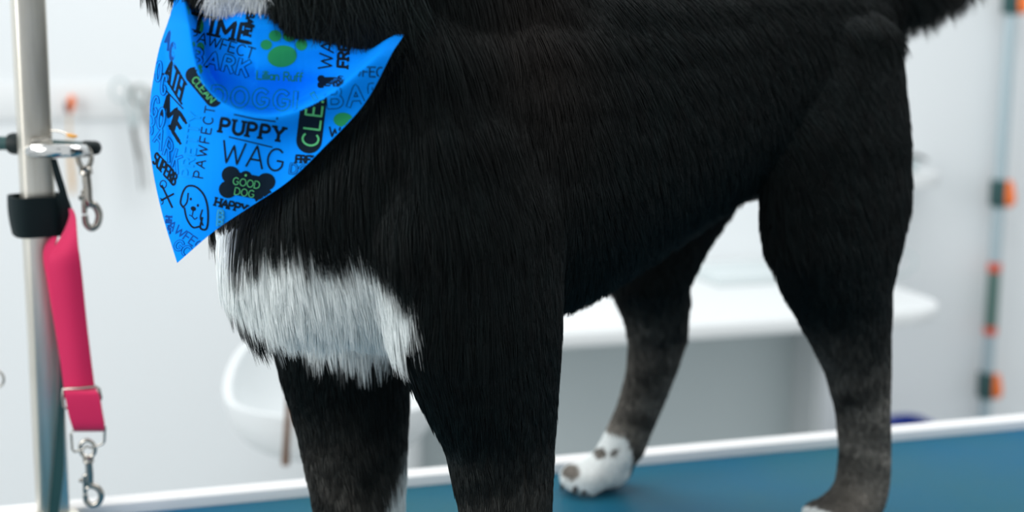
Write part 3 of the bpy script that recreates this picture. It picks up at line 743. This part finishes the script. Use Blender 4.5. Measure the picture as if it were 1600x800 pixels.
bm = bmesh.new(); tube(bm, [at(104, 210, YP - .016), at(108, 211.5, YP - .016), at(116, 213, YP - .016), at(121, 213, YP - .016)], [.0012, .0022, .0022, .001], 10, flat=.8); o = obj('pin_tip', bm, M['amber'], gp); o['label'] = 'yellow tip'
# hanger rod from the clamp to the cap
bm = bmesh.new(); tube(bm, [at(112, 238, YP - .012), at(124, 234, YP - .004), at(134, 231, YP + .004)], .0042, 12); obj('clamp_arm', bm, M['darkchrome'], gp)

# black velcro cuff wrapped round the post
cf_ = thing('strap_cuff', 'wide black cuff wrapped around the steel post', 'strap', at(58, 366, YP))
bm = bmesh.new(); rows = []
for i, y_ in enumerate(np.linspace(305, 366, 9)):
    k = i / 8; c = at(57 + 4 * k, y_, YP - .002); r_ = []
    bul = .0012 * math.sin(k * math.pi)
    rows.append([c + Matrix.Rotation(PA, 3, 'Z') @ Vector((((abs(math.cos(t)) ** .5) * math.copysign(1, math.cos(t))) * (.0235 + bul - .002 * k), ((abs(math.sin(t)) ** .5) * math.copysign(1, math.sin(t))) * (.0215 + bul), 0)) for t in np.linspace(0, 2 * math.pi, 48, endpoint=False)])
n_ = 48
vo = [[bm.verts.new(p) for p in r_] for r_ in rows]
ci = [Vector(sum(((p) for p in r_), Vector()) / n_) for r_ in rows]
vi = [[bm.verts.new(c + (p - c) * .86) for p in r_] for r_, c in zip(rows, ci)]
for i in range(8):
    for k in range(n_):
        j = (k + 1) % n_; bm.faces.new((vo[i][k], vo[i][j], vo[i + 1][j], vo[i + 1][k])); bm.faces.new((vi[i][k], vi[i + 1][k], vi[i + 1][j], vi[i][j]))
for i in (0, 8):
    for k in range(n_): j = (k + 1) % n_; bm.faces.new((vo[i][k], vo[i][j], vi[i][j], vi[i][k]))
obj('cuff', bm, M['blackweb'], cf_)
def strip(rows_px, Y0, th, n=7, bow=0.0, twist=None):
    """strap from rows (y, xl, xr, dYl, dYr)"""
    rr = []
    A = catmull([(r_[1], r_[0], r_[3]) for r_ in rows_px], 8); B = catmull([(r_[2], r_[0], r_[4]) for r_ in rows_px], 8)
    for a, b in zip(A, B):
        row = []
        for k in range(n):
            t = k / (n - 1); q = a.lerp(b, t); row.append(at(q.x, q.y, Y0 + q.z - bow * math.sin(math.pi * t)))
        rr.append(row)
    return rr
bm = bmesh.new(); sheet(bm, strip([(304, 88, 104, -.012, -.008), (330, 92, 112, -.018, -.01), (362, 90, 108, -.018, -.008)], YP, .003), .003, (0, -1, 0)); obj('strap_tab', bm, M['blackweb'], cf_)
# black strap from the clamp into the cuff and on down along the post
bm = bmesh.new()
sheet(bm, strip([(248, 79, 88, -.016, -.016), (275, 85, 96, -.017, -.016), (306, 94, 105, -.018, -.016), (345, 96, 110, -.019, -.014), (380, 94, 102, -.019, -.015), (430, 93, 98, -.019, -.016)], YP, .002), .002, (0, -1, 0))
cs = obj('black_strap', bm, M['blackweb']); tag(cs, 'narrow black strap running down from the chrome clamp behind the pink strap', 'strap')
bm = bmesh.new()
sheet(bm, strip([(432, 92, 96, -.0170, -.016), (520, 93, 97, -.0172, -.016), (600, 93, 101, -.0175, -.016), (680, 88, 100, -.018, -.016), (740, 83, 99, -.018, -.016), (812, 76, 90, -.018, -.016)], YP, .0018), .0018, (0, -1, 0))
o = obj('dark_cord', bm, M['darkgreen']); tag(o, 'dark green-black strap lying against the lower part of the steel post', 'strap')

# snap hook builder: eye, swivel, shank, hook, thumb gate; hangs down from c in the plane facing the viewer
def snap_hook(label, c, s, m1, tilt, name='snap_hook', parent=None, eye=True, xs=1.0):
    t = thing(name, label, 'clip', c) if parent is None else None
    par = t or parent
    R_ = Matrix.Rotation(tilt, 3, 'Y')
    def W(x, z_, y=0): return Vector(c) + R_ @ Vector((x * s * xs, y * s + x * s * (1 - xs), z_ * s))
    if eye:
        bm = bmesh.new(); tube(bm, [W(math.cos(a) * .11, .02 - .13 + math.sin(a) * .13) for a in np.linspace(0, 2 * math.pi, 20, endpoint=False)], .032 * s, 8, closed=True); obj('swivel_eye', bm, m1, par)
    bm = bmesh.new(); tube(bm, [W(0, -.22), W(0, -.25), W(0, -.27), W(0, -.31), W(0, -.33)], [.05 * s, .085 * s, .075 * s, .085 * s, .05 * s], 14); obj('swivel_barrel', bm, m1, par)
    bm = bmesh.new()
    hook = [W(0, -.33), W(0, -.50), W(.0, -.66), W(.10, -.72), W(.15, -.83), W(.10, -.95), W(0, -.99), W(-.08, -.93), W(-.09, -.82)]
    hp = catmull(hook, 6); tube(bm, hp, [(.055 if i < 14 else .05 - .012 * (i - 14) / (len(hp) - 14)) * s for i in range(len(hp))], 12); obj('hook', bm, m1, par)
    bm = bmesh.new(); tube(bm, [W(-.075, -.52), W(-.09, -.80)], .032 * s, 10); tube(bm, [W(-.08, -.60), W(-.16, -.60)], .03 * s, 8); tube(bm, [W(-.02, -.50), W(-.08, -.53)], .03 * s, 8); tube(bm, [W(0, -.69), W(-.085, -.74)], .028 * s, 8)
    obj('gate', bm, m1, par)
    return par
snap_hook('silver swivel snap clip hanging from the black-tipped bar end', at(131, 232, YP - .005), .072, M['darkchrome'], math.radians(-3), xs=.62)

# pink strap with buckle and clip
pk = thing('grooming_strap', 'pink webbing strap hanging beside the steel post with a metal clip below', 'strap', at(112, 332, YP - .022))
bm = bmesh.new()
sheet(bm, strip([(326, 107, 113, -.012, -.030), (338, 107, 118, -.012, -.034), (360, 100, 120, -.018, -.036), (385, 86, 122, -.026, -.036), (405, 77, 125, -.032, -.035), (440, 79, 129, -.032, -.032), (500, 86, 135, -.030, -.030), (560, 94, 142, -.030, -.030), (622, 102, 150, -.030, -.030)], YP, .0016, n=9, bow=.003), .0016, (0, -1, 0))
obj('webbing', bm, M['pink'], pk)
bm = bmesh.new()
sheet(bm, strip([(370, 80, 90, -.016, -.018), (385, 70, 86, -.0175, -.022), (405, 68, 88, -.0175, -.024), (440, 74, 92, -.0175, -.024), (500, 84, 100, -.0175, -.024), (560, 94, 120, -.0175, -.024), (620, 104, 140, -.019, -.024)], YP, .0014), .0014, (0, -1, 0))
o = obj('rear_webbing', bm, M['pink'], pk)
bm = bmesh.new()
sheet(bm, strip([(606, 101, 149, -.031, -.031), (612, 101, 152, -.040, -.040), (622, 103, 156, -.042, -.042), (645, 107, 160, -.042, -.042), (662, 112, 163, -.041, -.041), (671, 115, 163, -.038, -.038), (674, 116, 162, -.032, -.032)], YP, .0022, n=9), .0022, (0, -1, 0))
o = obj('folded_end', bm, M['pink'], pk); o['label'] = 'brighter pink folded end'
def wire(name, pl, Y_, r_, m_, parent, closed=False, sub=1):
    bm = bmesh.new(); tube(bm, [at(x_, y_, Y_) for x_, y_ in pl], r_, 10, closed=closed); return obj(name, bm, m_, parent)
wire('slide_buckle', [(99, 608), (98, 622), (100, 636), (104, 638), (130, 634), (155, 628), (158, 622), (155, 608), (151, 604), (125, 607)], YP - .036, .0013, M['darkchrome'], pk, True)
wire('rectangular_ring', [(111, 678), (113, 702), (116, 706), (128, 703), (136, 697), (142, 700), (160, 694), (163, 690), (164, 667), (162, 664), (138, 668), (113, 673)], YP - .035, .0011, M['darkchrome'], pk, True)
HK = at(136, 690, YP - .034)
snap_hook('', HK, .060, M['darkchrome'], math.radians(-2), parent=pk)
# ring at the very left edge, hung from the crossbar
rg = thing('metal_ring', 'partly seen metal ring hanging at the left edge beside the steel post', 'ring', at(-10, 592, YP + .02))
bm = bmesh.new(); cr = at(-9, 592, YP + .02); tube(bm, circle(cr, .0088, RX, RZ), .0012, 10, closed=True); obj('ring', bm, M['darkchrome'], rg)
bm = bmesh.new(); tube(bm, [cr + Vector((0, 0, .0088)), at(-14, 420, YP + .020), at(-14, 232, YP + .013)], .001, 8); obj('cord', bm, M['blackweb'], rg)

# ------------------------------------------------------------------ background: desk, stool, rail and tools
dz0, dz1 = 0.710, 0.735
dk = thing('desk', 'long white desk with rounded end against the back wall behind the dog', 'desk', (DK_L.x, DK_L.y, 0))
dend = onz(1452, 478, 0.735); LD = (dend - DK_L).dot(ED)
bm = bmesh.new()
LD += .05
out = [(-0.22, 0.0), (LD - .12, 0.0)]
for i in range(1, 12):
    a = -math.pi / 2 + i / 12 * math.pi / 2; out.append((LD - .12 + .12 * math.cos(a), .12 + .12 * math.sin(a)))
out += [(LD, .12), (LD, .618), (-.22, .618)]
lo = []; hi = []; lo2 = []; hi2 = []
cxy = Vector((LD / 2 - .3, .3))
for x_, y_ in out:
    p = DK_L + ED * x_ + EN * y_; ins = Vector((x_, y_)) + (cxy - Vector((x_, y_))).normalized() * .004; q = DK_L + ED * ins.x + EN * ins.y
    lo2.append(bm.verts.new((q.x, q.y, dz0))); lo.append(bm.verts.new((p.x, p.y, dz0 + .004))); hi.append(bm.verts.new((p.x, p.y, dz1 - .004))); hi2.append(bm.verts.new((q.x, q.y, dz1)))
n_ = len(out)
for A, B in ((lo2, lo), (lo, hi), (hi, hi2)):
    for k in range(n_): bm.faces.new((A[k], A[(k + 1) % n_], B[(k + 1) % n_], B[k]))
bm.faces.new(hi2); bm.faces.new(lo2[::-1])
obj('desktop', bm, M['white'], dk)
def dpt(x_, y_, z_): p = DK_L + ED * x_ + EN * y_; return Vector((p.x, p.y, z_))
for x_ in (-.20, LD - .16):
    bm = bmesh.new(); box(bm, dpt(x_, .36, .355), (.022, .24, .71), ANG, .002); obj('side_panel', bm, M['under'], dk)
bm = bmesh.new(); box(bm, dpt((LD - .36) / 2, .34, .42), (LD + .02, .02, .56), ANG, .002); o = obj('shade_panel', bm, mat('shade_grey', (.52, .58, .59), .6), dk); o['label'] = 'grey panel standing in for the shade and cabinet below the desktop'  # added panel; its grey carries the shade under the desk, plus a cabinet
# sheet of paper on the desk
c = onz(1175, 432, dz1)
bm = bmesh.new(); box(bm, Vector((c.x, c.y, dz1 + .009)), (.24, .17, .018), ANG, .002); o = obj('notepad', bm, mat('pale_grey_cover', (.60, .66, .67), .6))
tag(o, "pale grey flat pad lying on the white desk between the dog's hind legs", 'notepad')
# cable loop on the desk end
bm = bmesh.new(); c = onz(1398, 428, dz1); cz_ = at(1405, 415, c.y)
lp = [Vector((cz_.x + .034 * math.cos(t), c.y + .01 * math.sin(t), dz1 + .026 + .024 * math.sin(t) + .002 * math.cos(2 * t))) for t in np.linspace(0, 2 * math.pi, 30, endpoint=False)]
tube(bm, lp, .0024, 8, closed=True); tube(bm, catmull([Vector((cz_.x - .03, c.y, dz1 + .003)), Vector((cz_.x - .12, c.y + .02, dz1 + .003)), Vector((cz_.x - .22, c.y + .01, dz1 + .003))], 8), .0024, 8)
o = obj('cable', bm, M['greycable']); tag(o, "grey cable loop on the desk end behind the dog's hind leg", 'cable')
# small wall shelf with a dark brush
sc_ = onwall(1405, 278, .09)
sh = thing('wall_shelf', 'small white rounded wall shelf right of the dog above the desk', 'shelf', sc_)
def shelf(bm, c, ln, dp, th):
    ring = []
    pts2 = [(-ln / 2, 0), (ln / 2 - dp * .6, 0)] + [(ln / 2 - dp * .6 + dp * .6 * math.sin(a), dp * .6 - dp * .6 * math.cos(a)) for a in np.linspace(.2, math.pi / 2, 8)] + [(ln / 2, dp), (-ln / 2, dp)]
    A = [bm.verts.new(c + ED * x_ + EN * (y_ - dp / 2) + Vector((0, 0, -th / 2))) for x_, y_ in pts2]
    B = [bm.verts.new(c + ED * x_ + EN * (y_ - dp / 2) + Vector((0, 0, th / 2))) for x_, y_ in pts2]
    for k in range(len(A)): j = (k + 1) % len(A); bm.faces.new((A[k], A[j], B[j], B[k]))
    bm.faces.new(A[::-1]); bm.faces.new(B)
    bmesh.ops.bevel(bm, geom=bm.edges[:], offset=.004, segments=2, affect='EDGES')
bm = bmesh.new(); shelf(bm, sc_, .19, .18, .028); obj('shelf_board', bm, M['white'], sh)
bm = bmesh.new(); box(bm, sc_ + EN * .08 + Vector((0, 0, -.035)), (.12, .015, .05), ANG, .002); obj('bracket', bm, M['white'], sh)
br = thing('grooming_brush', 'dark brush lying on the small white wall shelf', 'brush', sc_ + Vector((0, 0, .014)))
bt = sc_ + Vector((0, 0, .0165)) 
def bp(x_, z_): return bt + ED * x_ + Vector((0, 0, z_))
bm = bmesh.new(); tube(bm, catmull([bp(-.03, .032), bp(.0, .034), bp(.03, .033), bp(.052, .028), bp(.066, .022)], 5), [.006] * 6 + [.0065] * 6 + [.006] * 5 + [.005] * 4, 12, flat=.7); obj('handle', bm, M['black'], br)
bm = bmesh.new(); box(bm, bp(-.005, .012), (.085, .03, .024), ANG, .004); obj('bristles', bm, M['greycable'], br)
bm = bmesh.new(); tube(bm, catmull([bp(-.03, .036), bp(-.012, .060), bp(.006, .052), bp(.03, .036)], 6), .0025, 8); obj('wire_bow', bm, M['greycable'], br)

# vertical pole with orange clamps at the right
pz = onwall(1538, 655, .05)
pc = Vector((pz.x, pz.y, 0))
pl = thing('clamp_pole', 'thin vertical grey pole with orange clamps standing at the right by the wall', 'pole', pc)
bm = bmesh.new(); tube(bm, [pc + Vector((0, 0, 0)), pc + Vector((0, 0, 2.1))], .0140, 16); obj('tube', bm, M['greypole'], pl)
bm = bmesh.new(); box(bm, pc + Vector((0, 0, .006)), (.12, .09, .012), ANG, .003); obj('foot', bm, M['black'], pl)
def pole_z(py):
    lo_, hi_ = 0.0, 3.0
    for _ in range(40):
        m_ = (lo_ + hi_) / 2
        if proj(np.array([pc.x, pc.y, m_]))[1] > py: lo_ = m_
        else: hi_ = m_
    return lo_
for yc in (0, 302, 602):
    z_ = pole_z(yc); b_z = pc + Vector((0, 0, z_))
    bm = bmesh.new(); box(bm, b_z + ED * -.004, (.026, .036, .066), ANG, .006); cl = obj('clamp', bm, M['darkgreen'], pl)
    bm = bmesh.new()
    A = [b_z + ED * .014 - EN * .012 + Vector((0, 0, q)) for q in (.031, .026, .012, -.004, -.018, -.027, -.031)]
    tube(bm, [p + ED * d_ for p, d_ in zip(A, (0, .001, .002, .004, .005, .002, 0))], [.004, .010, .0125, .0145, .0150, .011, .004], 14)
    o = obj('clamp_lever', bm, M['orange'], cl); o['label'] = 'orange lever'
zt, zb = pole_z(410), pole_z(522)
bm = bmesh.new(); tube(bm, [pc + Vector((0, 0, zt - .018)), pc + Vector((0, 0, zb + .018))], .0155, 16); obj('grip', bm, M['green'], pl)
for a, b in ((zt, zt - .022), (zb + .020, zb)):
    bm = bmesh.new(); tube(bm, [pc + Vector((0, 0, a)), pc + Vector((0, 0, (a + b) / 2)), pc + Vector((0, 0, b))], .0162, 16); o = obj('grip_band', bm, M['red'], pl)
# blue bin on the floor behind the table
q = onwall(1432, 662, .28); bnz = q.z
bn = thing('blue_bin', 'navy blue plastic bin just showing above the table edge behind the hind leg', 'bin', (q.x, q.y, 0))
bm = bmesh.new()
def rrect(hx, hy, z_, r=.03, n=5):
    o_ = []
    for sx, sy, a0 in ((1, 1, 0), (-1, 1, 90), (-1, -1, 180), (1, -1, 270)):
        for i in range(n + 1):
            a = math.radians(a0 + 90 * i / n); o_.append(Vector((q.x, q.y, z_)) + ED * (sx * (hx - r) + r * math.cos(a)) + EN * (sy * (hy - r) + r * math.sin(a)))
    return o_
lv = [rrect(.030, .05, .001), rrect(.036, .065, bnz - .03), rrect(.043, .074, bnz - .028), rrect(.043, .074, bnz), rrect(.036, .067, bnz), rrect(.030, .055, .02)]
sgn = []
lv = [[Vector(p) for p in l_] for l_ in lv]
V2 = [[bm.verts.new(p) for p in l_] for l_ in lv]
for A, B in zip(V2, V2[1:]):
    for k in range(len(A)): bm.faces.new((A[k], A[(k + 1) % len(A)], B[(k + 1) % len(A)], B[k]))
bm.faces.new(V2[0][::-1]); bm.faces.new(V2[-1])
obj('bin_body', bm, M['blue'], bn)

# white tub stool
st_c = at(520, 600, 2.02)
stl = thing('tub_stool', "white moulded tub seat on a pedestal behind the dog's front legs", 'stool', (st_c.x, st_c.y, 0))
bm = bmesh.new()
def tub(rad_f, dz, n=48, m=14, inner=False):
    rings = []
    for i in range(m + 1):
        k = i / m; ring = []
        for j in range(n):
            th = 2 * math.pi * j / n
            back = .5 + .5 * math.sin(th - .0)          # 1 at the far side
            zt_ = ZF + (ZB - ZF) * smooth(.25, .95, back)
            zb_ = ZBOT
            rr = (.25 + .75 * math.sin(min(1, k * 1.0) * math.pi / 2) ** .6) * rad_f
            zz = zb_ + dz + (zt_ - zb_ - dz) * (k ** 1.5)
            ring.append(bm.verts.new(Vector((st_c.x, st_c.y, 0)) + Vector((rr * .160 * math.cos(th), rr * .13 * math.sin(th), zz))))
        rings.append(ring)
    return rings
ZB = .018 + at(520, 521, st_c.y + .13).z; ZF = at(520, 655, st_c.y - .13).z; ZBOT = at(520, 722, st_c.y - .05).z
ro = tub(1.0, 0); ri = tub(.93, .012)
for R_ in (ro, ri):
    for A, B in zip(R_, R_[1:]):
        for k in range(48): bm.faces.new((A[k], A[(k + 1) % 48], B[(k + 1) % 48], B[k]))
for k in range(48): bm.faces.new((ro[-1][k], ro[-1][(k + 1) % 48], ri[-1][(k + 1) % 48], ri[-1][k]))
bm.faces.new(ro[0][::-1]); bm.faces.new(ri[0])
obj('seat', bm, M['whiteplastic'], stl)
bm = bmesh.new(); lathe(bm, [(.17, 0), (.17, .008), (.05, .02), (.022, .03), (.022, ZBOT - .01), (.04, ZBOT + .002)], (st_c.x, st_c.y, 0)); obj('pedestal', bm, M['whiteplastic'], stl)
# brown stick hanging against it
bm = bmesh.new(); yb = st_c.y - .145
tube(bm, [at(453, 560, yb + .02), at(452, 600, yb), at(450, 650, yb), at(447, 700, yb), at(446, 726, yb)], [.0032, .0042, .0045, .0052, .0062], 12)
o = obj('wooden_stick', bm, M['wood']); tag(o, "thin brown wooden stick against the white tub seat beside the dog's front leg", 'stick')

# tool rail with hanging tools
ra, rb = onwall(60, 128, 0), onwall(262, 128, 0)
rl = thing('tool_rail', 'white rail on the back wall carrying the hanging scissors', 'rail', (ra + rb) / 2)
bm = bmesh.new(); zc_ = (onwall(160, 128).z + onwall(160, 186).z) / 2; rc = (ra + rb) / 2; rc.z = zc_
box(bm, rc + ED * .35 - EN * .004, ((rb - ra).length + .9, .006, abs(onwall(160, 128).z - onwall(160, 186).z)), ANG, .003); obj('rail_board', bm, M['white'], rl)
def wpt(px_, py_, off): return onwall(px_, py_, off)
def scissors(px_, py_, s, label, dark):
    t = thing('scissors', label, 'scissors', wpt(px_, py_, .03), 'scissors on the wall rail')
    W = lambda x_, y_: wpt(px_ + x_ * s, py_ + y_ * s, .038)
    bm = bmesh.new(); tube(bm, wp_circle(W, -18, 10, 15, 19), .0026, 8, closed=True); tube(bm, catmull([W(-8, 28), W(-2, 50), W(4, 76)], 5), .0032, 8)
    obj('handle', bm, M['darkchrome'] if not dark else M['greycable'], t)
    bm = bmesh.new(); tube(bm, wp_circle(W, 20, 16, 12, 16), .0026, 8, closed=True); tube(bm, catmull([W(18, 32), W(12, 54), W(8, 76)], 5), .0032, 8)
    obj('handle', bm, M['darkchrome'] if not dark else M['greycable'], t)
    for k, (x1, x2) in enumerate(((4, 20), (8, 30))):
        bm = bmesh.new(); tube(bm, catmull([W(x1, 74), W(x1 + 4, 100), W(x1 + (x2 - x1) * .7, 140), W(x2, 190)], 5), [.0060] * 5 + [.0055] * 5 + [.004] * 5 + [.0008], 8, flat=.35)
        obj('blade', bm, M['black'] if k == 0 and dark else M['darkchrome'], t)
    bm = bmesh.new(); tube(bm, [W(0, 4) + EN * .03, W(0, 4) + EN * .003], .002, 8); obj('hanging_peg', bm, M['darkchrome'], rl)
    return t
def wp_circle(W, cx_, cy_, rx, ry): return [W(cx_ + rx * math.cos(t), cy_ + ry * math.sin(t)) for t in np.linspace(0, 2 * math.pi, 22, endpoint=False)]
scissors(203, 132, .88, 'grooming scissors with dark blades hanging on the back wall left of the bandana', True)
scissors(232, 140, .80, "pale steel scissors half hidden behind the bandana's left edge", False)
# orange tool
ot = thing('dematting_comb', 'small orange-headed tool with a tan handle on the wall beside the post', 'tool', wpt(109, 160, .03))
W = lambda x_, y_: wpt(x_, y_, .028)
bm = bmesh.new(); tube(bm, [W(112, 148), W(112, 152), W(112, 162), W(111, 172), W(110, 177)], [.004, .012, .0125, .009, .003], 14, flat=.5); obj('head', bm, M['orange'], ot)
bm = bmesh.new(); tube(bm, [wpt(104, 158, .036), wpt(104, 164, .036), wpt(105, 172, .036), wpt(107, 178, .036)], [.003, .006, .006, .002], 12, flat=.6); obj('blade_guard', bm, M['maroon'], ot)
bm = bmesh.new(); tube(bm, [W(109, 176), W(108, 195), W(109, 215), W(110, 250), W(113, 285), W(114, 304)], [.0016, .0022, .003, .0048, .0052, .003], 12); obj('handle', bm, M['tan'], ot)
bm = bmesh.new(); tube(bm, [W(111, 152) + EN * .028, W(111, 152)], .002, 8); obj('hanging_peg', bm, M['darkchrome'], rl)
